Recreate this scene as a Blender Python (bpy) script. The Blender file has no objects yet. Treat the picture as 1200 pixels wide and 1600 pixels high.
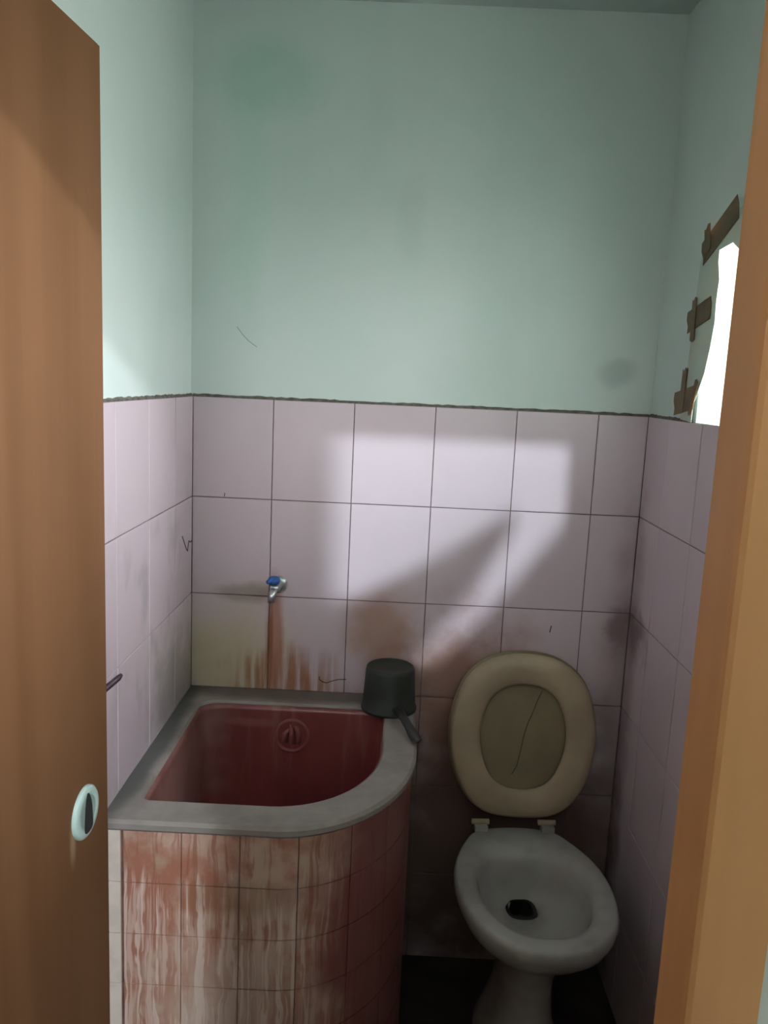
import bpy, bmesh, math, random
from mathutils import Vector, Matrix
random.seed(7)
S = bpy.context.scene
C = S.collection

# ------------------------------------------------------------------ camera
W = 1.122            # room width; back wall tile face is Y=0, left wall X=0, floor Z=0
F_PX, PITCH, YAW, ROLL = 1266.63, .1600, .0101, .0451
cp, sp, cy, sy = math.cos(PITCH), math.sin(PITCH), math.cos(YAW), math.sin(YAW)
fwd = Vector((-sy*cp, cy*cp, -sp)); rgt = Vector((cy, sy, 0)); upv = rgt.cross(fwd)
r2 = math.cos(ROLL)*rgt + math.sin(ROLL)*upv
u2 = -math.sin(ROLL)*rgt + math.cos(ROLL)*upv
cam = bpy.data.objects.new('camera', bpy.data.cameras.new('camera'))
C.objects.link(cam); S.camera = cam
m = Matrix.Identity(4)
for i, v in enumerate((r2, u2, -fwd)):
    m[0][i], m[1][i], m[2][i] = v
m[0][3], m[1][3], m[2][3] = (.5039, -2.0101, 1.5568)
cam.matrix_world = m
cam.data.sensor_fit = 'VERTICAL'; cam.data.sensor_height = 36
cam.data.lens = 36*F_PX/1600; cam.data.clip_start = .02

# ------------------------------------------------------------------ sky, sun, exposure
world = bpy.data.worlds.new('sky'); S.world = world; world.use_nodes = True
bg = world.node_tree.nodes['Background']
bg.inputs[0].default_value = (.95, .98, 1.0, 1); bg.inputs[1].default_value = 26.0
sun = bpy.data.lights.new('sun', 'SUN'); sun.energy = 2.3; sun.angle = math.radians(1.5)
sun.color = (.76, .90, 1.0)
so = bpy.data.objects.new('sun', sun); C.objects.link(so)
SUN = Vector((.155, 1, -.354))
so.rotation_euler = SUN.to_track_quat('-Z', 'Y').to_euler()
def portal(name, loc, rot, sx, sz):
    l = bpy.data.lights.new(name, 'AREA'); l.shape = 'RECTANGLE'; l.size = sx; l.size_y = sz
    l.cycles.is_portal = True
    o = bpy.data.objects.new(name, l); C.objects.link(o); o.location = loc; o.rotation_euler = rot
portal('window_portal', (W+.11, -.84, 1.73), (0, math.radians(90), 0), .5, 1.1)
S.view_settings.view_transform = 'Standard'; S.view_settings.look = 'None'
S.view_settings.gamma = 1; S.view_settings.use_curve_mapping = False
S.view_settings.exposure = 0.0
BULB = 5200.      # radiance of the added, unseen passage bulb

# ------------------------------------------------------------------ node helpers
class M:
    def __init__(s, name, rough=.5, spec=.5):
        s.m = bpy.data.materials.new(name); s.m.use_nodes = True
        s.nt = s.m.node_tree; s.b = s.nt.nodes['Principled BSDF']
        s.b.inputs['Roughness'].default_value = rough
        s.b.inputs['Specular IOR Level'].default_value = spec
        s._pos = None
    def n(s, t, **k):
        x = s.nt.nodes.new(t)
        for a, v in k.items(): setattr(x, a, v)
        return x
    def put(s, sock, v):
        if isinstance(v, bpy.types.NodeSocket): s.nt.links.new(v, sock)
        elif isinstance(v, (tuple, list)) and len(v) == 3 and sock.type == 'RGBA': sock.default_value = (*v, 1)
        else: sock.default_value = v
    @property
    def pos(s):
        if s._pos is None: s._pos = s.n('ShaderNodeNewGeometry').outputs['Position']
        return s._pos
    def math(s, op, a, b=0., clamp=False):
        x = s.n('ShaderNodeMath', operation=op, use_clamp=clamp)
        s.put(x.inputs[0], a); s.put(x.inputs[1], b); return x.outputs[0]
    def vm(s, op, a, b=(0, 0, 0)):
        x = s.n('ShaderNodeVectorMath', operation=op)
        s.put(x.inputs[0], a); s.put(x.inputs[1], b)
        return x.outputs['Value'] if op in ('LENGTH', 'DISTANCE', 'DOT_PRODUCT') else x.outputs[0]
    def noise(s, scale=(1, 1, 1), sc=5., det=3., rough=.55, off=(0, 0, 0), vec=None):
        v = s.vm('MULTIPLY', s.vm('ADD', vec or s.pos, off), scale)
        x = s.n('ShaderNodeTexNoise'); s.put(x.inputs['Vector'], v)
        x.inputs['Scale'].default_value = sc; x.inputs['Detail'].default_value = det; x.inputs['Roughness'].default_value = rough
        return x.outputs['Fac']
    def ramp(s, v, lo, hi):
        x = s.n('ShaderNodeMapRange', interpolation_type='SMOOTHSTEP')
        s.put(x.inputs[0], v); x.inputs[1].default_value = lo; x.inputs[2].default_value = hi
        return x.outputs[0]
    def mix(s, f, a, b, mode='MIX'):
        x = s.n('ShaderNodeMix', data_type='RGBA', blend_type=mode)
        s.put(x.inputs[0], f); s.put(x.inputs[6], a); s.put(x.inputs[7], b); return x.outputs[2]
    def blob(s, c, r, lo=1.0, hi=.25, wob=.5, nsc=9., stretch=(1, 1, 1)):
        """a stain: 1 inside the ellipsoid, fading out with a ragged edge"""
        d = s.vm('LENGTH', s.vm('DIVIDE', s.vm('SUBTRACT', s.pos, c), r))
        nz = s.noise(stretch, nsc, 4.)
        d = s.math('ADD', d, s.math('MULTIPLY', s.math('SUBTRACT', nz, .5), wob*2))
        return s.ramp(d, lo, hi)
    def color(s, v): s.put(s.b.inputs['Base Color'], v); return s
    def roughness(s, v): s.put(s.b.inputs['Roughness'], v); return s
    def bump(s, h, strength=.3, dist=.002):
        x = s.n('ShaderNodeBump'); x.inputs['Strength'].default_value = strength; x.inputs['Distance'].default_value = dist
        s.put(x.inputs['Height'], h); s.nt.links.new(x.outputs[0], s.b.inputs['Normal']); return s

# ------------------------------------------------------------------ materials
def mat_paint(name='mint_paint', base=(.585, .675, .635), light=(.635, .71, .675)):
    a = M(name, .75, .3)
    c = a.mix(a.ramp(a.noise(sc=2.2), .35, .7), base, light)
    c = a.mix(a.math('MULTIPLY', a.ramp(a.noise((1, 1, .25), 5., 5.), .5, .8), .16), c, (.40, .50, .46))
    # old damp stain and smudges with a shape of their own
    c = a.mix(a.math('MULTIPLY', a.blob((.16, 0, 2.24), (.20, .3, .12), wob=.35), .35), c, (.27, .50, .40))
    c = a.mix(a.math('MULTIPLY', a.blob((.13, 0, 2.0), (.07, .2, .42), wob=.4), .25), c, (.42, .66, .55))
    c = a.mix(a.math('MULTIPLY', a.blob((1.04, 0, 1.60), (.06, .1, .05), wob=.5), .4), c, (.26, .33, .31))
    c = a.mix(a.math('MULTIPLY', a.blob((.52, 0, 1.94), (.05, .2, .16), wob=.6), .12), c, (.3, .38, .36))
    a.color(c).bump(a.noise(sc=130., det=2.), .12, .001)
    return a.m
PAINT = mat_paint()

def mat_tile():
    a = M('glazed_pink_tile', .16, .5)
    info = a.n('ShaderNodeObjectInfo').outputs['Random']
    c = a.mix(info, (.60, .500, .540), (.645, .535, .578))
    c = a.mix(a.math('MULTIPLY', a.ramp(a.noise(sc=4.5, det=4.), .45, .75), .25), c, (.53, .445, .45))
    drip = a.noise((16, 16, .9), 3., 4.)
    # yellow scale low in the tub corner
    c = a.mix(a.math('MULTIPLY', a.blob((.09, 0, .83), (.24, .05, .24), wob=.45, hi=.1), .92), c, (.57, .49, .33))
    c = a.mix(a.math('MULTIPLY', a.blob((.13, 0, 1.005), (.12, .04, .035), wob=.5), .7), c, (.30, .25, .19))
    # rust run under the tap
    rust = a.math('MULTIPLY', a.blob((.215, 0, .88), (.027, .03, .18), lo=1.15, hi=.5, wob=.35), 1.)
    c = a.mix(a.math('MULTIPLY', rust, .8), c, (.40, .17, .10))
    core = a.blob((.205, 0, .88), (.009, .03, .16), lo=1.2, hi=.4, wob=.3)
    c = a.mix(a.math('MULTIPLY', core, .75), c, (.27, .09, .045))
    wide = a.math('MULTIPLY', a.blob((.25, 0, .77), (.20, .04, .13), wob=.5), a.ramp(drip, .32, .58))
    c = a.mix(a.math('MULTIPLY', wide, .95), c, (.34, .16, .085))
    # brown blooms behind the dipper and around the toilet; the lowest also paints in shade
    c = a.mix(a.math('MULTIPLY', a.blob((.49, 0, .92), (.14, .05, .15), wob=.4), .75), c, (.38, .215, .14))
    c = a.mix(a.math('MULTIPLY', a.blob((.70, 0, .72), (.27, .06, .36), wob=.5), .9), c, (.30, .155, .11))
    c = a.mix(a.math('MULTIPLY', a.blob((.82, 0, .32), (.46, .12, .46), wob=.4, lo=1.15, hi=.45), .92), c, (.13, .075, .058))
    # dirt in the right corner
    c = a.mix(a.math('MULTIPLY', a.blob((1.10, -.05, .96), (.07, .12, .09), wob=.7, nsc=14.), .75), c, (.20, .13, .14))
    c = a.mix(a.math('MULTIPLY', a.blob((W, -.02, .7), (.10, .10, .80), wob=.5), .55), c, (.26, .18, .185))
    # grime smears on the left wall
    sm = a.math('MULTIPLY', a.ramp(a.noise((4, 9, 5), 1.3, 4., off=(3, 1, 0)), .5, .72), a.blob((0, -.30, 1.0), (.05, .6, .5), wob=.2))
    c = a.mix(a.math('MULTIPLY', sm, .45), c, (.36, .34, .34))
    c = a.mix(a.math('MULTIPLY', a.blob((0, -.16, .82), (.05, .24, .17), wob=.7, nsc=12.), .55), c, (.33, .32, .27))
    a.color(c)
    a.roughness(a.math('ADD', a.math('MULTIPLY', a.noise(sc=7., det=4.), .22), .06))
    a.bump(a.noise(sc=26., det=1.), .10, .001)
    return a.m
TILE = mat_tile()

def simple(name, col, rough=.5, var=.25, sc=12., spec=.5, metal=0., col2=None, stretch=(1, 1, 1), bump=0.):
    a = M(name, rough, spec)
    nz = a.noise(stretch, sc, 4.)
    d = col2 or tuple(x*(1-var) for x in col)
    a.color(a.mix(a.ramp(nz, .35, .7), col, d))
    a.b.inputs['Metallic'].default_value = metal
    if bump: a.bump(nz, bump, .003)
    return a.m
GROUT = simple('dark_grout', (.20, .15, .145), .9, .4, 40.)
LEDGE = simple('dirty_grout_ledge', (.16, .14, .12), .95, .5, 60., bump=.5)
CEIL = mat_paint('ceiling_paint', (.40, .47, .45), (.46, .53, .50))
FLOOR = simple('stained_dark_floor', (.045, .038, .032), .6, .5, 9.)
PASSAGE = simple('passage_plaster', (.34, .34, .31), .9, .15, 3.)
PLASTER = simple('exterior_plaster', (.42, .40, .36), .9, .25, 3.)
GROUND = simple('pale_concrete_yard', (.70, .70, .66), .95, .2, 1.5)
CEMENT = M('worn_cement')
_c = CEMENT.mix(CEMENT.ramp(CEMENT.noise(sc=14., det=5.), .35, .7), (.33, .295, .27), (.25, .225, .205))
_c = CEMENT.mix(CEMENT.math('MULTIPLY', CEMENT.ramp(CEMENT.noise(sc=5., off=(2, 0, 0)), .5, .7), .4), _c, (.26, .19, .17))
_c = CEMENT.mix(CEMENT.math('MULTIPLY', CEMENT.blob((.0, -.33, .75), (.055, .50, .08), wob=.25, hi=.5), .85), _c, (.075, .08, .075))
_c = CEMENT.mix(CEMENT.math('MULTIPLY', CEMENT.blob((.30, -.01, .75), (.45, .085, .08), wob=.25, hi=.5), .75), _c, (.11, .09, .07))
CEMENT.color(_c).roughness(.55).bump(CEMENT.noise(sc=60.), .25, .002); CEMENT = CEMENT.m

def mat_wood(name, a_col, b_col, rough=.5, spec=.3):
    a = M(name, rough, spec)
    tc = a.n('ShaderNodeTexCoord').outputs['Object']
    st = (9, 9, .55)
    warp = a.noise((3, 3, .5), 1.2, 2., vec=tc)
    v = a.vm('ADD', a.vm('MULTIPLY', tc, st), a.vm('MULTIPLY', a.n('ShaderNodeCombineXYZ').outputs[0], (1, 1, 1)))
    x = a.n('ShaderNodeTexWave', wave_type='BANDS', bands_direction='DIAGONAL')
    a.put(x.inputs['Vector'], v); x.inputs['Scale'].default_value = .55; x.inputs['Distortion'].default_value = 7.
    x.inputs['Detail'].default_value = 2.; x.inputs['Detail Scale'].default_value = .8
    g = a.math('ADD', a.math('MULTIPLY', x.outputs['Fac'], .38), a.math('MULTIPLY', a.noise((40, 40, 1.5), 1.6, 4., vec=tc), .62))
    c = a.mix(a.ramp(g, .2, .8), a_col, b_col)
    c = a.mix(a.math('MULTIPLY', a.ramp(warp, .45, .7), .3), c, tuple(q*.72 for q in a_col))
    if name == 'door_veneer':   # pale rubbed scuff under the lock
        c = a.mix(a.math('MULTIPLY', a.blob((.09, -1.012, .925), (.06, .014, .045), wob=.4), .45), c, (.42, .30, .20))
    a.color(c).bump(g, .06, .001)
    return a.m
DOORWOOD = mat_wood('door_veneer', (.130, .060, .025), (.155, .074, .033), .7, .15)
FRAMEWOOD = mat_wood('frame_timber', (.60, .30, .118), (.68, .36, .155))

def mat_tubtile():
    a = M('streaked_tub_tile', .35, .4)
    wx = a.math('MULTIPLY', a.math('SUBTRACT', a.noise((22, 22, 9), 1., 2.), .5), .022)
    cv = a.n('ShaderNodeCombineXYZ'); a.put(cv.inputs[0], wx); a.put(cv.inputs[1], wx)
    wp = a.vm('ADD', a.pos, cv.outputs[0])
    drip = a.noise((42, 42, 1.6), 1.5, 3., .6, vec=wp)
    fine = a.noise((80, 80, 1.5), 1.2, 1., vec=wp, off=(2, 3, 0))
    blot = a.noise((1, 1, .8), 8., 5., .6, off=(1, 0, 4))
    c = a.mix(a.ramp(blot, .40, .62), (.40, .175, .115), (.57, .405, .32))
    c = a.mix(a.math('MULTIPLY', a.ramp(a.noise(sc=13., det=4., off=(7, 2, 0)), .52, .68), .55), c, (.52, .44, .32))
    hz = a.n('ShaderNodeSeparateXYZ'); a.put(hz.inputs[0], a.pos)
    top = a.math('ADD', a.math('MULTIPLY', a.noise((26, 26, .01), 1., 2., off=(5, 5, 0)), .34), .46)
    below = a.ramp(a.math('SUBTRACT', top, hz.outputs[2]), -.01, .03)
    c = a.mix(a.math('MULTIPLY', a.math('MULTIPLY', a.ramp(drip, .50, .60), below), .75), c, (.68, .50, .42))
    c = a.mix(a.math('MULTIPLY', a.math('MULTIPLY', a.ramp(fine, .57, .63), below), .85), c, (.74, .59, .51))
    c = a.mix(a.math('MULTIPLY', a.ramp(drip, .46, .36), .7), c, (.30, .115, .07))
    c = a.mix(a.math('MULTIPLY', a.blob((.25, -.65, .60), (.14, .2, .05), wob=.5), .5), c, (.27, .145, .08))
    # whitish lime patch low on the front
    c = a.mix(a.math('MULTIPLY', a.blob((.24, -.65, .38), (.22, .2, .16), wob=.6), .45), c, (.60, .51, .42))
    # reddish bloom on the rounded end
    c = a.mix(a.math('MULTIPLY', a.blob((.62, -.40, .45), (.34, .36, .80), wob=.3, lo=1.1, hi=.7), .95), c, (.22, .070, .064))
    a.color(c).bump(drip, .2, .001)
    return a.m
TUBTILE = mat_tubtile()
TUBGROUT = simple('brown_tub_grout', (.20, .11, .085), .9, .4, 40.)
PALETILE = simple('pale_cut_tile', (.74, .66, .57), .4, .15, 20.)
_b = M('red_basin_enamel', .28, .5)
_n = _b.noise((1, 1, .6), 6., 4.)
_c = _b.mix(_b.ramp(_n, .35, .7), (.225, .055, .052), (.17, .038, .038))
_c = _b.mix(_b.math('MULTIPLY', _b.ramp(_b.noise((14, 14, 1.), 2., 4.), .52, .75), .5), _c, (.33, .18, .155))
_c = _b.mix(_b.math('MULTIPLY', _b.blob((.06, -.33, .64), (.13, .45, .20), wob=.6), .6), _c, (.36, .23, .20))
_c = _b.mix(_b.math('MULTIPLY', _b.blob((.18, -.09, .70), (.11, .05, .016), wob=.4), .45), _c, (.34, .17, .15))
_b.color(_c); BASIN = _b.m
EMBLEM = simple('highlit_red_emblem', (.30, .095, .09), .35, .2, 30.)  # lighter than the basin: highlights on the relief put into the colour
DIPPER = simple('dark_green_plastic', (.030, .038, .030), .6, .3, 20.)
DIPHANDLE = simple('dark_plastic_handle', (.025, .024, .022), .45, .3, 20.)
PORC = M('stained_porcelain', .2, .5)
_c = PORC.mix(PORC.ramp(PORC.noise(sc=9., det=4.), .4, .7), (.42, .41, .385), (.34, .325, .30))
_c = PORC.mix(PORC.math('MULTIPLY', PORC.ramp(PORC.noise(sc=3., off=(5, 0, 0)), .5, .7), .5), _c, (.50, .42, .40))
PORC = PORC.color(_c).m
SEAT = simple('yellowed_seat_plastic', (.46, .365, .245), .45, .2, 7.)
LID = simple('yellowed_lid_plastic', (.285, .235, .135), .5, .22, 6.)
BLACK = simple('black_drain', (.006, .006, .005), .4, .3)
MINTP = simple('pale_mint_rosette', (.50, .66, .60), .35, .15, 15.)
DARKHOLE = simple('dark_bore', (.012, .014, .012), .8, .3)
CHROME = simple('dull_chrome', (.62, .66, .66), .28, .2, 30., metal=.85)
BLUE = simple('blue_plastic_handle', (.03, .12, .42), .4, .25, 30.)
TAPE = M('brown_packing_tape', .35)
TAPE.color(TAPE.mix(TAPE.ramp(TAPE.noise(sc=40.), .4, .65), (.20, .125, .06), (.15, .09, .05)))
_t = TAPE.n('ShaderNodeBsdfTranslucent'); _t.inputs[0].default_value = (.5, .25, .05, 1)
_x = TAPE.n('ShaderNodeMixShader'); _x.inputs[0].default_value = .3
TAPE.nt.links.new(TAPE.b.outputs[0], _x.inputs[1]); TAPE.nt.links.new(_t.outputs[0], _x.inputs[2])
TAPE.nt.links.new(_x.outputs[0], TAPE.nt.nodes['Material Output'].inputs[0]); TAPE = TAPE.m
SHEET = M('pale_plastic_sheet', .4)
SHEET.color(SHEET.mix(SHEET.ramp(SHEET.noise(sc=20.), .4, .65), (.50, .58, .52), (.56, .56, .48)))
_t = SHEET.n('ShaderNodeBsdfTranslucent'); _t.inputs[0].default_value = (.42, .46, .38, 1)
_x = SHEET.n('ShaderNodeMixShader'); _x.inputs[0].default_value = .12
SHEET.nt.links.new(SHEET.b.outputs[0], _x.inputs[1]); SHEET.nt.links.new(_t.outputs[0], _x.inputs[2])
SHEET.nt.links.new(_x.outputs[0], SHEET.nt.nodes['Material Output'].inputs[0]); SHEET = SHEET.m
WHITEP = simple('white_gloss_paint', (.78, .80, .76), .4, .1)
EAVE = simple('dark_added_eave', (.06, .05, .04), .9, .3)
SCRATCH = simple('dark_scratch', (.04, .03, .03), .9, .3)
HOOKM = simple('dark_purple_plastic', (.06, .03, .05), .4, .3)

# ------------------------------------------------------------------ mesh helpers
def obj(name, mesh, mat, parent=None, smooth=False, loc=None):
    if mesh.materials: pass
    elif mat: mesh.materials.append(mat)
    if smooth: mesh.polygons.foreach_set('use_smooth', [True]*len(mesh.polygons))
    o = bpy.data.objects.new(name, mesh); C.objects.link(o)
    if parent: o.parent = parent
    if loc: o.location = loc
    return o
def pyd(name, v, f):
    me = bpy.data.meshes.new(name); me.from_pydata([tuple(p) for p in v], [], f); me.update()
    bm = bmesh.new(); bm.from_mesh(me); bmesh.ops.recalc_face_normals(bm, faces=bm.faces); bm.to_mesh(me); bm.free()
    return me
def boxes(name, bs, bevel=0., seg=2):
    bm = bmesh.new()
    for x0, x1, y0, y1, z0, z1 in bs:
        r = bmesh.ops.create_cube(bm, size=1.)
        for v in r['verts']:
            v.co = ((x0+x1)/2+v.co.x*(x1-x0), (y0+y1)/2+v.co.y*(y1-y0), (z0+z1)/2+v.co.z*(z1-z0))
    if bevel: bmesh.ops.bevel(bm, geom=bm.edges[:], offset=bevel, segments=seg, affect='EDGES')
    me = bpy.data.meshes.new(name); bm.to_mesh(me); bm.free(); return me
def struct(name, mesh, mat, label, cat):
    o = obj(name, mesh, mat); o['kind'] = 'structure'; o['label'] = label; o['category'] = cat
    return o
def tag(o, label, cat, group=None):
    o['label'] = label; o['category'] = cat
    if group: o['group'] = group
    return o
def empty(name, loc, label, cat):
    o = bpy.data.objects.new(name, None); C.objects.link(o); o.location = loc; o.empty_display_size = .05
    return tag(o, label, cat)
def loft(name, rings, cap0=True, cap1=True, closed=True):
    n = len(rings[0]); v = [p for r in rings for p in r]; f = []
    for i in range(len(rings)-1):
        for k in range(n if closed else n-1):
            a, b = i*n+k, i*n+(k+1) % n
            f.append((a, b, b+n, a+n))
    if cap0: f.append(tuple(range(n))[::-1])
    if cap1: f.append(tuple(range((len(rings)-1)*n, len(rings)*n)))
    return pyd(name, v, f)
def tube(name, pts, rad, n=8):
    pts = [Vector(p) for p in pts]; rings = []
    for i, p in enumerate(pts):
        t = (pts[min(i+1, len(pts)-1)]-pts[max(i-1, 0)]).normalized()
        a = t.orthogonal().normalized() if i == 0 else (pa - t*pa.dot(t)).normalized()
        pa = a; b = t.cross(a); r = rad[i] if isinstance(rad, (list, tuple)) else rad
        rings.append([p + a*math.cos(2*math.pi*k/n)*r + b*math.sin(2*math.pi*k/n)*r for k in range(n)])
    return loft(name, rings)
def lathe(name, prof, n=32):
    return loft(name, [[(r*math.cos(2*math.pi*k/n), r*math.sin(2*math.pi*k/n), z) for k in range(n)] for r, z in prof])
def spline(pts, m=8):
    """closed Catmull-Rom through 2D points"""
    out = []; n = len(pts)
    for i in range(n):
        p0, p1, p2, p3 = (Vector(pts[(i+k-1) % n]) for k in range(4))
        for j in range(m):
            t = j/m
            out.append(.5*((2*p1)+(p2-p0)*t+(2*p0-5*p1+4*p2-p3)*t*t+(3*p1-p0-3*p2+p3)*t**3))
    return out
def subsurf(o, lv=1):
    md = o.modifiers.new('smooth', 'SUBSURF'); md.levels = lv; md.render_levels = lv

# ------------------------------------------------------------------ room shell
TH = .006                        # tile thickness proud of the painted wall
H = 2.412
wall_back = struct('wall_back', boxes('wall_back', [(-.11, W+.11, TH, .12, 0, H)]), PAINT,
                   'mint painted back wall above pink tiles behind tub and toilet', 'wall')
wall_left = struct('wall_left', boxes('wall_left', [(-.11, -TH, -1.44, TH, 0, H)]), PAINT,
                   'mint painted side wall above pale pink tiles beside the tub', 'wall')
WY0, WY1, WZ0, WZ1 = -1.38, -.30, 1.50, 1.885
x0, x1 = W+TH, W+.11
wall_right = struct('wall_right', boxes('wall_right', [
    (x0, x1, -1.44, TH, 0, WZ0), (x0, x1, -1.44, TH, WZ1, H), (x0, x1, WY1, TH, WZ0, WZ1), (x0, x1, -1.44, WY0, WZ0, WZ1)]),
    PAINT, 'mint painted side wall with a taped window opening beside the toilet', 'wall')
FY0, FY1 = -1.55, -1.44          # door wall
PZ = 2.85                        # passage ceiling
DX0, DX1, DZ = .015, .745, 2.015
wall_front = struct('wall_front', boxes('wall_front', [
    (-1.3, DX0, FY0, FY1, 0, PZ), (DX1, 2.3, FY0, FY1, 0, PZ), (DX0, DX1, FY0, FY1, DZ, PZ)]),
    PAINT, 'pale mint wall holding the wooden door frame', 'wall')
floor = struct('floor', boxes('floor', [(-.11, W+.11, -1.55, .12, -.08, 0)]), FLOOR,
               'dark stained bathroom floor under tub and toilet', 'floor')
ceiling = struct('ceiling', boxes('ceiling', [(-.11, W+.11, FY1, .12, H, H+.05)]), CEIL,
                 'dull grey green ceiling over the bathroom', 'ceiling')

# grout beds and individual wall tiles, 20 x 25 cm
TW, TR, GAP = .2, .25, .0024
def tile_mesh(w, h, t=TH, ch=.0009):
    """front face on local Y=0 looking to -Y, body behind it; origin at lower left"""
    g = GAP/2; a = [(g, g), (w-g, g), (w-g, h-g), (g, h-g)]
    b = [(g+ch, g+ch), (w-g-ch, g+ch), (w-g-ch, h-g-ch), (g+ch, h-g-ch)]
    v = [(x, t, z) for x, z in a]+[(x, ch*.7, z) for x, z in a]+[(x, 0, z) for x, z in b]
    f = [(8, 9, 10, 11)]
    for k in range(4):
        l = (k+1) % 4
        f += [(k, l, 4+l, 4+k), (4+k, 4+l, 8+l, 8+k)]
    return pyd('wall_tile', v, f)
_cache = {}
def wall_tile(w, h, parent, loc, rz, mat=TILE):
    key = (round(w, 4), round(h, 4), mat.name)
    if key not in _cache:
        _cache[key] = tile_mesh(w, h)
        _cache[key].materials.append(mat)
    o = obj('tile', _cache[key], None, parent, loc=loc)
    o.rotation_euler = (random.uniform(-.0025, .0025), 0, rz + random.uniform(-.003, .003))
    return o
def run(edges, make):
    for r in range(6):
        for a, b in zip(edges[:-1], edges[1:]): make(a, b, r*TR)
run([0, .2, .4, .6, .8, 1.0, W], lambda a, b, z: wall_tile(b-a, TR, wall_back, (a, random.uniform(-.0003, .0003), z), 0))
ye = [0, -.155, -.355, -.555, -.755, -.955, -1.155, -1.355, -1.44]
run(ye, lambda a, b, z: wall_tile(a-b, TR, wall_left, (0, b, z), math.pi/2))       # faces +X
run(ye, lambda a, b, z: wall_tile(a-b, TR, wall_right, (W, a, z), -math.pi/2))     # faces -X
g = .0028
obj('grout_bed', boxes('grout_bed', [(-TH, W+TH, g, TH, 0, 1.5)]), GROUT, wall_back)
obj('grout_bed', boxes('grout_bed', [(-TH, -g, -1.44, TH, 0, 1.5)]), GROUT, wall_left)
obj('grout_bed', boxes('grout_bed', [(W+g, W+TH, -1.44, TH, 0, 1.5)]), GROUT, wall_right)
def ledge(name, p, q, nrm, parent):
    p, q, nrm = Vector(p), Vector(q), Vector(nrm); n = int((q-p).length/.012)
    v, f = [], []
    for i in range(n+1):
        c = p.lerp(q, i/n); d = random.uniform(-.0003, .0010); h = .0065+random.uniform(-.001, .0016)
        v += [c-nrm*TH, c+nrm*d, c+nrm*d+Vector((0, 0, h*.6)), c-nrm*TH+Vector((0, 0, h))]
    for i in range(n):
        for k in range(4): f.append((4*i+k, 4*i+(k+1) % 4, 4*i+4+(k+1) % 4, 4*i+4+k))
    f += [(0, 1, 2, 3), (4*n+3, 4*n+2, 4*n+1, 4*n)]
    obj('grout_ledge', pyd(name, v, f), LEDGE, parent)
ledge('ledge_back', (0, 0, 1.499), (W, 0, 1.499), (0, -1, 0), wall_back)
ledge('ledge_left', (0, 0, 1.499), (0, -1.44, 1.499), (1, 0, 0), wall_left)
ledge('ledge_right', (W, 0, 1.499), (W, WY1+.02, 1.499), (-1, 0, 0), wall_right)
# thin dark scratches on the glaze and paint
def scratch(pts, parent, rad=.0012): obj('scratch', tube('scratch', pts, rad, 5), SCRATCH, parent)
scratch([(0.0, -.095, 1.165), (0, -.075, 1.145), (0, -.055, 1.125), (0, -.045, 1.118), (0, -.032, 1.142), (0, -.015, 1.135), (0, -.004, 1.137)], wall_left, .0016)
scratch([(.335, 0, .792), (.335, 0, .783), (.345, 0, .777), (.355, 0, .775), (.365, 0, .780), (.385, 0, .786), (.405, 0, .787)], wall_back)
scratch([(.925, 0, .958), (.923, 0, .948), (.922, 0, .940)], wall_back, .0016)
scratch([(.105, TH, 1.672), (.118, TH, 1.655), (.135, TH, 1.638), (.155, TH, 1.625)], wall_back, .0005)
scratch([(.082, 0, 1.262), (.081, 0, 1.253)], wall_back, .001)

# ------------------------------------------------------------------ door frame (rebated timber) and door leaf
FX0, FX1, FZ = .060, .700, 1.970
def jamb(name, x_in, x_out, parent_z):
    s = 1 if x_out > x_in else -1
    # plan profile: reveal, rebate step for the door, rounded arrises
    prof = [(x_in, -1.553), (x_in+s*.0, -1.518), (x_in+s*.004, -1.514), (x_in+s*.004, -1.502), (x_in+s*.008, -1.498), (x_out, -1.498), (x_out, -1.560), (x_in+s*.004, -1.560), (x_in+s*.001, -1.558)]
    return loft(name, [[(x, y, z) for x, y in prof] for z in (0, parent_z)])
frame = struct('trim_1', boxes('trim_1', [(DX0, DX1, -1.56, -1.498, FZ, DZ)], .003), FRAMEWOOD,
               'orange brown timber door frame around the bathroom doorway', 'door frame')
obj('jamb', jamb('jamb_r', FX1, DX1, FZ), FRAMEWOOD, frame)
obj('jamb', jamb('jamb_l', FX0, DX0, FZ), FRAMEWOOD, frame)

p_h, p_f = Vector((.062, -1.497, 0)), Vector((.104, -.900, 0))
dl = (p_f-p_h).length; ang = math.atan2((p_f-p_h).y, (p_f-p_h).x)
door = bpy.data.objects.new('door_1', None); C.objects.link(door); door.location = (p_h.x, p_h.y, 0); door.rotation_euler.z = ang
door['kind'] = 'structure'; door['label'] = 'brown wood veneer door swung open against the left side wall'; door['category'] = 'door'
# local X along the leaf (hinge to free edge), local -Y is the face seen, Z up
leaf = obj('door_leaf', boxes('door_leaf', [(0, dl, 0, .034, .015, 1.964)], .0025), DOORWOOD, door)
R0 = (dl-.079, .952)
n = 40
def ringpts(r, y, cx=R0[0], cz=R0[1], k=1.): return [(cx+r*math.cos(2*math.pi*i/n), y, cz+r*k*math.sin(2*math.pi*i/n)) for i in range(n)]
ros = obj('lock_rosette', loft('lock_rosette', [ringpts(.037, 0), ringpts(.037, -.003), ringpts(.034, -.006), ringpts(.024, -.0065), ringpts(.019, -.003)], False, False), MINTP, door, True)
hole = [(-.013, -.026), (.014, -.026), (.015, -.006), (.012, .012), (.004, .026), (-.003, .028), (-.008, .018), (-.012, .002)]
hp = spline(hole, 4)
obj('plate', loft('plate', [ringpts(.0245, -.0062), ringpts(.0235, -.0062)], True, True), MINTP, ros)
obj('key_opening', loft('key_opening', [[(R0[0]+p.x*.8, y, R0[1]+p.y) for p in hp] for y in (-.0064, -.0072)]), DARKHOLE, ros)
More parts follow.
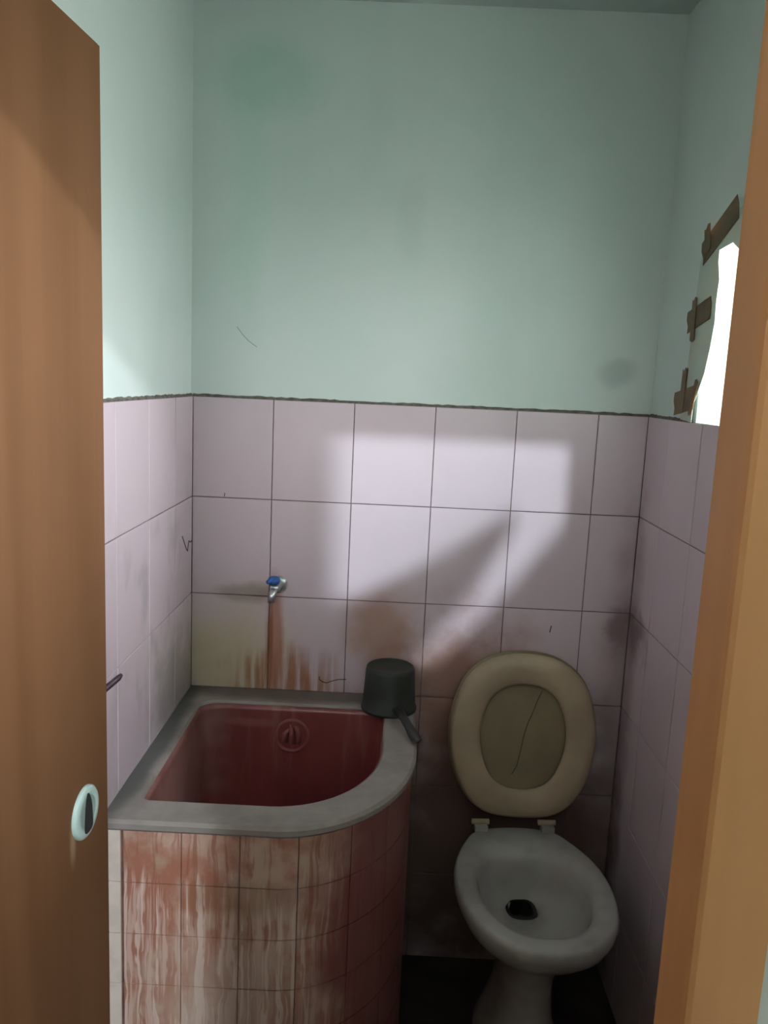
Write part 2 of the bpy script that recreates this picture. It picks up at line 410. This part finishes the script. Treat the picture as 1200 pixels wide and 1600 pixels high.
for z in (.25, 1.0, 1.72):
    h = obj('hinge', lathe('hinge', [(.005, z-.045), (.006, z-.044), (.006, z+.044), (.005, z+.045)], 12), CHROME, door, loc=(-.003, .036, 0))

# ------------------------------------------------------------------ corner water tub
tub = empty('water_tub', (.29, -.33, 0), 'tiled corner water tub with red basin, cement rim and brown streaks', 'tub')
def local(me, o):
    me.transform(Matrix.Translation(-o.location)); return me
TX, TY, RX, RY = .575, -.650, .26, .34
def outer(off=0., n=22):
    """plan path of the tub face from left wall round to the back wall, offset outwards"""
    cx, cy_ = TX-RX, TY+RY; p = [(0, TY-off), (.10, TY-off), (.20, TY-off)]
    p += [(cx+(RX+off)*math.sin(t), cy_-(RY+off)*math.cos(t)) for t in (i*math.pi/2/n for i in range(n+1))]
    return p + [(TX+off, -.2), (TX+off, -.1), (TX+off, 0)]
path = [Vector(p) for p in outer()]
cum = [0.]
for a, b in zip(path[:-1], path[1:]): cum.append(cum[-1]+(b-a).length)
def at(s):
    s = max(0, min(s, cum[-1]))
    for i in range(len(path)-1):
        if s <= cum[i+1]:
            t = (s-cum[i])/(cum[i+1]-cum[i]); d = (path[i+1]-path[i]).normalized()
            return path[i].lerp(path[i+1], t), Vector((d.y, -d.x))
RIMB = .728
core = [Vector(p) for p in outer(-.004)]
BODYIN = [(.512, 0)]+[(.512-.220*(1-math.cos(t)), -.303-.280*math.sin(t)) for t in (i*math.pi/20 for i in range(11))]+[(0, -.583)]
obj('tub_body', local(loft('tub_body', [[(p.x, p.y, z) for p in core]+[(x_, y_, z) for x_, y_ in BODYIN] for z in (0, RIMB)]), tub), TUBGROUT, tub)
TS = .1045
def tub_tile(s0, s1, z0, z1, mat, nm='tile'):
    g = .0010; k = 4 if s1-s0 > .05 else 1
    fr, bk = [], []
    for i in range(k+1):
        p, nr = at(s0+g+(s1-s0-2*g)*i/k); fr.append(p+nr*.0); bk.append(p-nr*.005)
    v, f = [], []
    for z in (z0+g, z1-g):
        v += [(p.x, p.y, z) for p in fr]+[(p.x, p.y, z) for p in bk]
    m_ = k+1; N = 2*m_
    for i in range(k):
        f += [(i, i+1, N+i+1, N+i), (i, m_+i, m_+i+1, i+1), (N+i, N+i+1, N+m_+i+1, N+m_+i)]
    f += [(0, N, N+m_, m_), (k, m_+k, N+m_+k, N+k)]
    return obj(nm, local(pyd(nm, v, f), tub), mat, tub)
rows = [RIMB]
while rows[-1] > 0.001: rows.append(max(0, rows[-1]-TS if len(rows) > 1 else .624))
ss = [.040]
while ss[-1] < cum[-1]-.001: ss.append(min(cum[-1], ss[-1]+TS+.003))
for zt, zb in zip(rows[:-1], rows[1:]):
    tub_tile(.012, .036, zb, zt, PALETILE)
    for a, b in zip(ss[:-1], ss[1:]): tub_tile(a, b, zb, zt, TUBTILE)
# rim with a rounded nose, and the red basin hanging in it
def inner_path(off=0.):
    """opening in the rim, inset by off; 4 straight sides, rounded back corners, big round front right corner"""
    x0_, y1_, y0_, x1_ = .052+off, -.088-off, -.578+off, .507-off
    P = []
    def arc(cx, cyy, rx, ry, a0, a1, k):
        for i in range(k+1):
            t = a0+(a1-a0)*i/k; P.append((cx+rx*math.cos(t), cyy+ry*math.sin(t)))
    h = math.pi/2; r = .045
    arc(x0_+.02, y0_+.02, .02, .02, 2*h, 3*h, 5)
    P.append((.16, y0_)); P.append((.24, y0_))
    rx, ry = .215, .27
    arc(x1_-rx, y0_+ry, rx, ry, 3*h, 4*h, 16)
    P.append((x1_, -.22))
    arc(x1_-r, y1_-r, r, r, 0, h, 6)
    P.append((.36, y1_)); P.append((.24, y1_)); P.append((.14, y1_))
    arc(x0_+r, y1_-r, r, r, h, 2*h, 6)
    P.append((x0_, -.25)); P.append((x0_, -.42))
    return P
def ring_out(off):
    p = [Vector(q) for q in outer(off)]
    d = [0.]
    for a, b in zip(p[:-1], p[1:]): d.append(d[-1]+(b-a).length)
    return p
inn = [Vector(p) for p in inner_path()]
bm = bmesh.new()
def outer_closed(off):
    o = outer(off); o[0] = (.001, o[0][1]); o[-1] = (o[-1][0], -.001)
    return o + [(.4, -.001), (.2, -.001), (.001, -.001), (.001, -.2), (.001, -.4)]
def loopedges(pts, z):
    vs = [bm.verts.new((p[0], p[1], z)) for p in pts]
    return vs, [bm.edges.new((vs[i], vs[(i+1) % len(vs)])) for i in range(len(vs))]
def bridge(a, b):
    for i in range(len(a)):
        j = (i+1) % len(a); bm.faces.new((a[i], a[j], b[j], b[i]))
o_bot, e0 = loopedges(outer_closed(.002), RIMB)
o_mid, e1 = loopedges(outer_closed(.008), RIMB+.006)
o_mid2, e1b = loopedges(outer_closed(.008), RIMB+.016)
o_top, e2 = loopedges(outer_closed(.002), .750)
i_top, e3 = loopedges(inner_path(-.004), .750)
i_mid, e4 = loopedges(inner_path(0), .745)
i_bot, e5 = loopedges(inner_path(.0), RIMB)
bridge(o_bot, o_mid); bridge(o_mid, o_mid2); bridge(o_mid2, o_top); bridge(i_mid, i_top); bridge(i_bot, i_mid)
bmesh.ops.triangle_fill(bm, edges=e2+e3, use_beauty=True)
bmesh.ops.triangle_fill(bm, edges=e0+e5, use_beauty=True)
bmesh.ops.recalc_face_normals(bm, faces=bm.faces)
me = bpy.data.meshes.new('rim'); bm.to_mesh(me); bm.free()
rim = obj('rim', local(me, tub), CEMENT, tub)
rings = []
for off, z in [(-.003, .7435), (.003, .742), (.006, .73), (.012, .66), (.018, .55), (.024, .42), (.032, .36), (.05, .335), (.08, .325)]:
    rings.append([(p[0], p[1], z) for p in inner_path(off)])
basin = obj('basin', local(loft('basin', rings, False, True), tub), BASIN, tub, True)
# embossed round emblem on the basin's back wall: ring and three bars
def yb(z): return -.088-.006-(.73-z)*(.006/.07)-.0005
EX, EZ, ER = .280, .672, .040
def tilt(x, z, d): return (x, yb(z)-d, z)
ringm = []
for k in range(36):
    t = 2*math.pi*k/36; q = []
    for rr, d in ((ER-.004, -.002), (ER-.0025, .005), (ER, .006), (ER+.0025, .005), (ER+.004, -.002)):
        q.append(tilt(EX+rr*math.cos(t), EZ+rr*.98*math.sin(t), d))
    ringm.append(q)
v = [p for r in ringm for p in r]; f = []
for k in range(36):
    for j in range(4): f.append((k*5+j, ((k+1) % 36)*5+j, ((k+1) % 36)*5+j+1, k*5+j+1))
emb = obj('emblem_ring', local(pyd('emblem_ring', v, f), tub), EMBLEM, basin, True)
for pts in ([(-.018, -.018), (-.017, .004), (-.010, .012), (-.004, .006)], [(-.002, -.022), (-.001, .008), (-.003, .024), (.004, .012)],
            [(.015, -.020), (.016, .006), (.012, .018), (.006, .022)]):
    obj('emblem_bar', local(tube('emblem_bar', [tilt(EX+a, EZ+b, .001) for a, b in pts], [.0072, .0072, .0062, .003], 8), tub), EMBLEM, basin, True)

# ------------------------------------------------------------------ dipper standing upside down on the rim
dip = empty('water_dipper', (.518, -.082, .750), 'dark green plastic dipper upside down on the tub rim', 'dipper')
obj('dipper_cup', lathe('dipper_cup', [(.0665, 0), (.0695, .001), (.0695, .008), (.0665, .010), (.064, .05), (.061, .100), (.059, .108), (.056, .110), (.054, .1085), (.02, .1080), (.001, .1080)], 40), DIPPER, dip, True)
hd = []
dirv = Vector((.31, -.95, 0)).normalized(); side = Vector((-dirv.y, dirv.x, 0))
for t, z, w, hgt in [(.060, .020, .013, .008), (.085, .024, .012, .008), (.12, .022, .011, .007), (.16, .017, .012, .007), (.195, .011, .014, .007), (.212, .009, .012, .005), (.218, .008, .005, .003)]:
    c = dirv*t+Vector((0, 0, z))
    hd.append([c+side*w*math.cos(a)+Vector((0, 0, hgt*math.sin(a))) for a in (i*math.pi/5 for i in range(10))])
obj('handle', loft('handle', hd), DIPHANDLE, dip, True)

# ------------------------------------------------------------------ tap
tap = empty('water_tap', (.224, 0, 1.034), 'small chrome wall tap with blue handle above the tub', 'tap')
obj('wall_flange', loft('wall_flange', [[(r*math.cos(2*math.pi*k/24), y, r*math.sin(2*math.pi*k/24)) for k in range(24)] for r, y in [(.022, .001), (.0225, -.004), (.017, -.009), (.011, -.010)]]), CHROME, tap, True)
obj('tap_body', tube('tap_body', [(0, -.004, 0), (-.001, -.02, 0), (-.003, -.040, 0), (-.005, -.055, -.002)], [.010, .011, .0135, .011], 14), CHROME, tap, True)
obj('spout', tube('spout', [(-.004, -.044, -.002), (-.006, -.058, -.008), (-.009, -.064, -.016), (-.010, -.065, -.031)], [.010, .010, .009, .0085], 12), CHROME, tap, True)
st = obj('tap_handle', tube('tap_handle', [(-.004, -.042, .006), (-.005, -.044, .014), (-.006, -.046, .016), (-.006, -.048, .026), (-.006, -.049, .029)], [.005, .006, .0155, .0145, .007], 12), BLUE, tap, True)
obj('lever', tube('lever', [(-.006, -.048, .021), (-.014, -.058, .022), (-.019, -.068, .020)], [.007, .0062, .005], 10), BLUE, st, True)

# ------------------------------------------------------------------ toilet
ROT = math.radians(3.5)
toi = empty('toilet', (.863, -.315, 0), 'dirty white toilet with raised yellowed seat against the tiled wall', 'toilet')
toi.rotation_euler.z = ROT
RZ = .450
egg = [(0, -.240), (.085, -.222), (.150, -.150), (.177, -.040), (.170, .070), (.132, .165), (.090, .215), (.0, .230), (-.090, .215), (-.132, .165), (-.170, .070), (-.177, -.040), (-.150, -.150), (-.085, -.222)]
E0 = spline(egg, 4)
def eggr(sx, syb, syf, z, dy=0.):
    return [(p.x*sx, (p.y*syb if p.y > 0 else p.y*syf)+dy, z) for p in E0]
outer_r = [eggr(.30, .45, .30, .190), eggr(.33, .50, .32, .230), eggr(.40, .62, .40, .280), eggr(.56, .76, .56, .322), eggr(.78, .88, .78, .360), eggr(.94, .97, .94, .398), eggr(.99, .995, .985, .420), eggr(1., 1., 1., .438), eggr(.985, .985, .985, .447), eggr(.955, .955, .96, RZ),
           eggr(.80, .70, .84, RZ-.001), eggr(.73, .55, .77, RZ-.006), eggr(.69, .50, .73, RZ-.022), eggr(.64, .45, .68, RZ-.055), eggr(.52, .36, .55, RZ-.088, .02), eggr(.34, .22, .32, RZ-.108, .045), eggr(.21, .15, .15, RZ-.113, .058), eggr(.20, .145, .145, RZ-.150, .060), eggr(.20, .145, .145, RZ-.17, .060)]
bowl = obj('bowl', loft('bowl', outer_r, True, True), PORC, toi, True)
def sq(r, z):
    return [(r*math.copysign(abs(math.cos(t))**.7, math.cos(t))-.008, r*1.05*math.copysign(abs(math.sin(t))**.7, math.sin(t))+.058, z) for t in (i*math.pi/10 for i in range(20))]
obj('drain_hole', loft('drain_hole', [sq(.039, RZ-.1135), sq(.036, RZ-.1115), sq(.029, RZ-.112), sq(.024, RZ-.145)], False, True), BLACK, bowl)
ped = []
for z, sx, yb_, yf in [(0, .105, .19, .125), (.02, .105, .19, .125), (.05, .090, .18, .105), (.12, .064, .165, .080), (.20, .058, .155, .074), (.255, .060, .15, .080), (.300, .070, .15, .098)]:
    ped.append([(sx*(abs(math.cos(t))**.8)*(1 if math.cos(t) >= 0 else -1), (yb_ if math.sin(t) > 0 else yf)*(abs(math.sin(t))**.8)*(1 if math.sin(t) >= 0 else -1), z) for t in (i*2*math.pi/32 for i in range(32))])
obj('pedestal', loft('pedestal', ped), PORC, toi, True)
# raised seat ring with the lid behind it, both hinged at the back of the bowl
SO = [(0, .430), (.085, .415), (.150, .360), (.183, .255), (.176, .150), (.140, .065), (.085, .022), (0, .012), (-.085, .022), (-.140, .065), (-.176, .150), (-.183, .255), (-.150, .360), (-.085, .415)]
SI = [(0, .352), (.050, .343), (.087, .310), (.108, .245), (.106, .185), (.085, .125), (.050, .092), (0, .082), (-.050, .092), (-.085, .125), (-.106, .185), (-.108, .245), (-.087, .310), (-.050, .343)]
so_, si_ = spline(SO, 5), spline(SI, 5)
def blend(t): return [a.lerp(b, t) for a, b in zip(so_, si_)]
TIL = math.radians(7.5)
HB = Vector((0, .238, RZ+.012))     # hinge line in toilet space
def raised(x, v_, d):
    """v_ up along the seat, d towards the room"""
    return (x, HB.y + v_*math.sin(TIL) - d*math.cos(TIL), HB.z + v_*math.cos(TIL) + d*math.sin(TIL))
prof = [(.0, .004), (0., .014), (.10, .021), (.35, .026), (.65, .025), (.90, .020), (1., .013), (1., .005), (.5, .003)]
rings = [[raised(p.x, p.y, d) for p in blend(t)] for t, d in prof]
rings.append(rings[0])
unrot = Matrix.Rotation(-ROT, 4, 'Z')    # seat has settled square to the wall
seat = obj('seat', loft('seat', rings, False, False), SEAT, toi, True)
lidr = []
for t, d in [(-.05, -.002), (-.06, -.010), (-.02, -.017), (.3, -.021)]:
    lidr.append([raised(p.x, p.y, d) for p in blend(t)])
lidf = [[raised(p.x, p.y, d) for p in blend(t)] for t, d in [(.9, -.001), (.2, .000)]]
lid = obj('lid', loft('lid', lidf+lidr, True, True), LID, toi, True)
crk = [(.045, .335), (.036, .315), (.022, .275), (.012, .25), (.003, .215), (-.003, .175), (-.010, .140), (-.022, .118)]
obj('crack', tube('crack', [raised(x, z, .0005) for x, z in crk], .0008, 5), SCRATCH, lid)
for o in (seat, lid): o.rotation_euler.z = -ROT
for sx in (-1, 1):
    h = obj('hinge', loft('hinge', [[(sx*.085+a*.016, .212+b*.012, z) for a, b in ((-1, -1), (1, -1), (1, 1), (-1, 1))] for z in (RZ-.004, RZ+.012)]), PORC, toi)
    obj('hinge_pin', tube('hinge_pin', [(sx*.085-.022, .222, RZ+.015), (sx*.085+.022, .222, RZ+.015)], .007, 10), SEAT, h, True)

# ------------------------------------------------------------------ window, torn sheet, tapes
xw0, xw1 = W+.088, W+.11
win = struct('window_1', boxes('window_1', [(xw0, xw1, WY0, WY1, WZ0, WZ0+.012), (xw0, xw1, WY0, WY1, WZ1-.015, WZ1), (xw0, xw1, WY1-.015, WY1, WZ0+.012, WZ1-.015), (xw0, xw1, WY0, WY0+.015, WZ0+.012, WZ1-.015)]), WHITEP,
             'bright open window in the side wall behind the torn sheet', 'window')
def flat(name, yz, x, mat, th=.0012):
    n_ = len(yz)
    v = [(x, y, z) for y, z in yz]+[(x+th, y, z) for y, z in yz]
    f = [tuple(range(n_)), tuple(range(2*n_-1, n_-1, -1))]+[(k, (k+1) % n_, n_+(k+1) % n_, n_+k) for k in range(n_)]
    return pyd(name, v, f)
gapf = [(-.300, 1.500), (-.300, 1.535), (-.318, 1.560), (-.345, 1.600), (-.362, 1.650), (-.372, 1.700), (-.368, 1.740), (-.372, 1.780), (-.358, 1.815), (-.357, 1.838), (-.42, 1.842), (-.50, 1.80), (-.52, 1.66), (-.53, 1.515), (-.76, 1.512), (-.77, 1.65), (-.80, 1.83), (-.95, 1.850), (-1.36, 1.860)]
outl = [(-1.40, 1.91), (-.9, 1.908), (-.5, 1.905), (-.40, 1.900), (-.285, 1.868), (-.262, 1.845), (-.258, 1.80), (-.250, 1.70), (-.245, 1.60), (-.232, 1.504)]
sheet = tag(obj('plastic_sheet', flat('plastic_sheet', gapf+outl, W-.0042, SHEET), SHEET), 'torn pale plastic sheet taped over the window edge', 'sheet')
def tape(parts, name='tape', lab='', x=W-.0060):
    o = None
    bm = bmesh.new()
    for q in parts:
        me = flat('t', q, x, TAPE, .0009); bm.from_mesh(me); bpy.data.meshes.remove(me); x -= .0011
    me = bpy.data.meshes.new(name); bm.to_mesh(me); bm.free()
    return tag(obj(name, me, TAPE), lab, 'tape', 'brown tapes on the window sheet')
def strip(y0, z0, y1, z1, w, jag=.004):
    a, b = Vector((y0, z0)), Vector((y1, z1)); d = (b-a).normalized(); nn = Vector((-d.y, d.x))*w/2
    return [tuple(a+nn), tuple(a+nn*.4+d*jag), tuple(a-nn*.3-d*jag), tuple(a-nn), tuple(b-nn), tuple(b-nn*.2+d*jag), tuple(b+nn)]
tape([strip(-.270, 1.842, -.43, 1.905, .050), strip(-.285, 1.895, -.300, 1.845, .030)], lab='brown tape crossing at the top corner of the plastic sheet')
tape([strip(-.222, 1.708, -.345, 1.730, .046), strip(-.255, 1.755, -.262, 1.670, .024)], lab='brown crossed tape halfway up the plastic sheet edge')
tape([strip(-.190, 1.535, -.305, 1.552, .050), strip(-.240, 1.610, -.238, 1.520, .026), strip(-.296, 1.516, -.318, 1.585, .020)], lab='brown crossed tape at the bottom of the plastic sheet beside the tiles')

# ------------------------------------------------------------------ wall hook near the door
hk = empty('wall_hook', (0, -.650, 1.002), 'small dark hook on the side wall tiles near the door', 'hook')
obj('hook_plate', boxes('hook_plate', [(0, .004, -.012, .012, -.02, .02)], .0015), HOOKM, hk)
obj('hook_arm', tube('hook_arm', [(.001, -.006, -.012), (.010, .004, -.006), (.019, .014, .001), (.027, .022, .008), (.031, .027, .013)], [.0065, .006, .0055, .0055, .003], 8), HOOKM, hk, True)

# ------------------------------------------------------------------ outside: passage behind the camera, yard and added eave
struct('floor_passage', boxes('floor_passage', [(-1.3, 2.3, -3.8, FY0, -.08, 0)]), PLASTER, 'cement floor of the passage outside the doorway', 'floor')
struct('ceiling_passage', boxes('ceiling_passage', [(-1.3, 2.3, -3.8, FY0, PZ, PZ+.06)]), PLASTER, 'plain ceiling of the passage outside the doorway', 'ceiling')
# added blockers behind the camera: sloping edges cut the sun patch, shade low tiles
SY = -2.35
def from_wall(x, z): t = SY; return (x+SUN.x*t, z+SUN.z*t)
low = [from_wall(x, z) for x, z in [(1.0, 1.29), (.950, 1.235), (.80, 1.03), (.68, .875), (.62, .82), (.50, .90), (.0, .95)]]
low = low+[(-1.3, low[-1][1]), (-1.3, 0), (low[0][0], 0)]
def prism(name, xz, y0, y1):
    n_ = len(xz); v = [(x, y0, z) for x, z in xz]+[(x, y1, z) for x, z in xz]
    return pyd(name, v, [tuple(range(n_)), tuple(range(2*n_-1, n_-1, -1))]+[(k, (k+1) % n_, n_+(k+1) % n_, n_+k) for k in range(n_)])
RY_ = -3.70
OX0, OX1 = -.22, .46  # invented opening, sized so the sun patch lands on the back tiles
hd_ = [(-1.3, OX0, RY_-.04, RY_, 0, PZ), (OX1, 2.3, RY_-.04, RY_, 0, PZ), (OX0, OX1, RY_-.04, RY_, 2.77, PZ), (OX0, OX1, RY_-.04, RY_, 0, 1.93),
       (-1.34, -1.3, RY_-.04, FY0, 0, PZ), (2.3, 2.34, RY_-.04, FY0, 0, PZ)]
struct('wall_passage', boxes('wall_passage', hd_), PASSAGE, 'plain pale wall closing the passage outside the doorway', 'wall')
struct('wall_lamp_block', boxes('wall_lamp_block', [(.935, 1.24, -2.20, -2.05, 0, PZ)], .004), PASSAGE, 'added unseen pier keeping lamp light off the door frame', 'pier')  # added out of view to stop lamp light on frame and right of tub
struct('wall_sun_block', prism('wall_sun_block', low, SY-.02, SY+.02), PLASTER, 'added unseen sloping panel cutting the sunlight through the doorway', 'wall')
wedge_block = [from_wall(x, z) for x, z in [(.812, 1.255), (.62, 1.115), (.42, 1.0), (.05, .90), (-.6, .86), (-.6, .70), (.3, .72), (.50, .79), (.61, .90), (.72, 1.05), (.80, 1.19)]]
struct('trim_2', prism('trim_2', wedge_block, SY-.02, SY+.02), FRAMEWOOD, 'added unseen sloping panel casting a shadow wedge through the doorway', 'handrail')  # added panel, shaped to cast the dark wedge inside the sun patch
struct('ground', boxes('ground', [(-25, 25, -25, 25, -.3, -.2)]), GROUND, 'pale concrete yard outside the window', 'ground')
struct('roof_sky_block', boxes('roof_sky_block', [(W+.11, W+1.0, -1.44, .5, 2.12, 2.16)]), EAVE, 'added unseen dark eave keeping high sky light out of the window', 'roof')  # added out of view so high sky light misses the lower room

# ------------------------------------------------------------------ added passage lamp
lampo = empty('added_lamp', (1.60, RY_, 2.74), 'added unseen bulb lighting the tub front and left wall through the doorway', 'lamp')  # invented source, placed to light only door, left wall and tub's left
obj('lamp_holder', tube('lamp_holder', [(0, .0, 0), (0, .012, 0), (0, .014, 0), (0, .06, 0)], [.04, .04, .02, .02], 16), WHITEP, lampo, True)
gl = M('added_bulb_glow'); gl.color((.9, .9, .85)); gl.b.inputs['Emission Color'].default_value = (.88, .93, 1.0, 1); gl.b.inputs['Emission Strength'].default_value = BULB
obj('bulb', tube('bulb', [(0, .06, 0), (0, .075, 0), (0, .09, 0), (0, .11, 0), (0, .125, 0), (0, .135, 0)], [.014, .026, .042, .046, .034, .008], 20), gl.m, lampo, True)
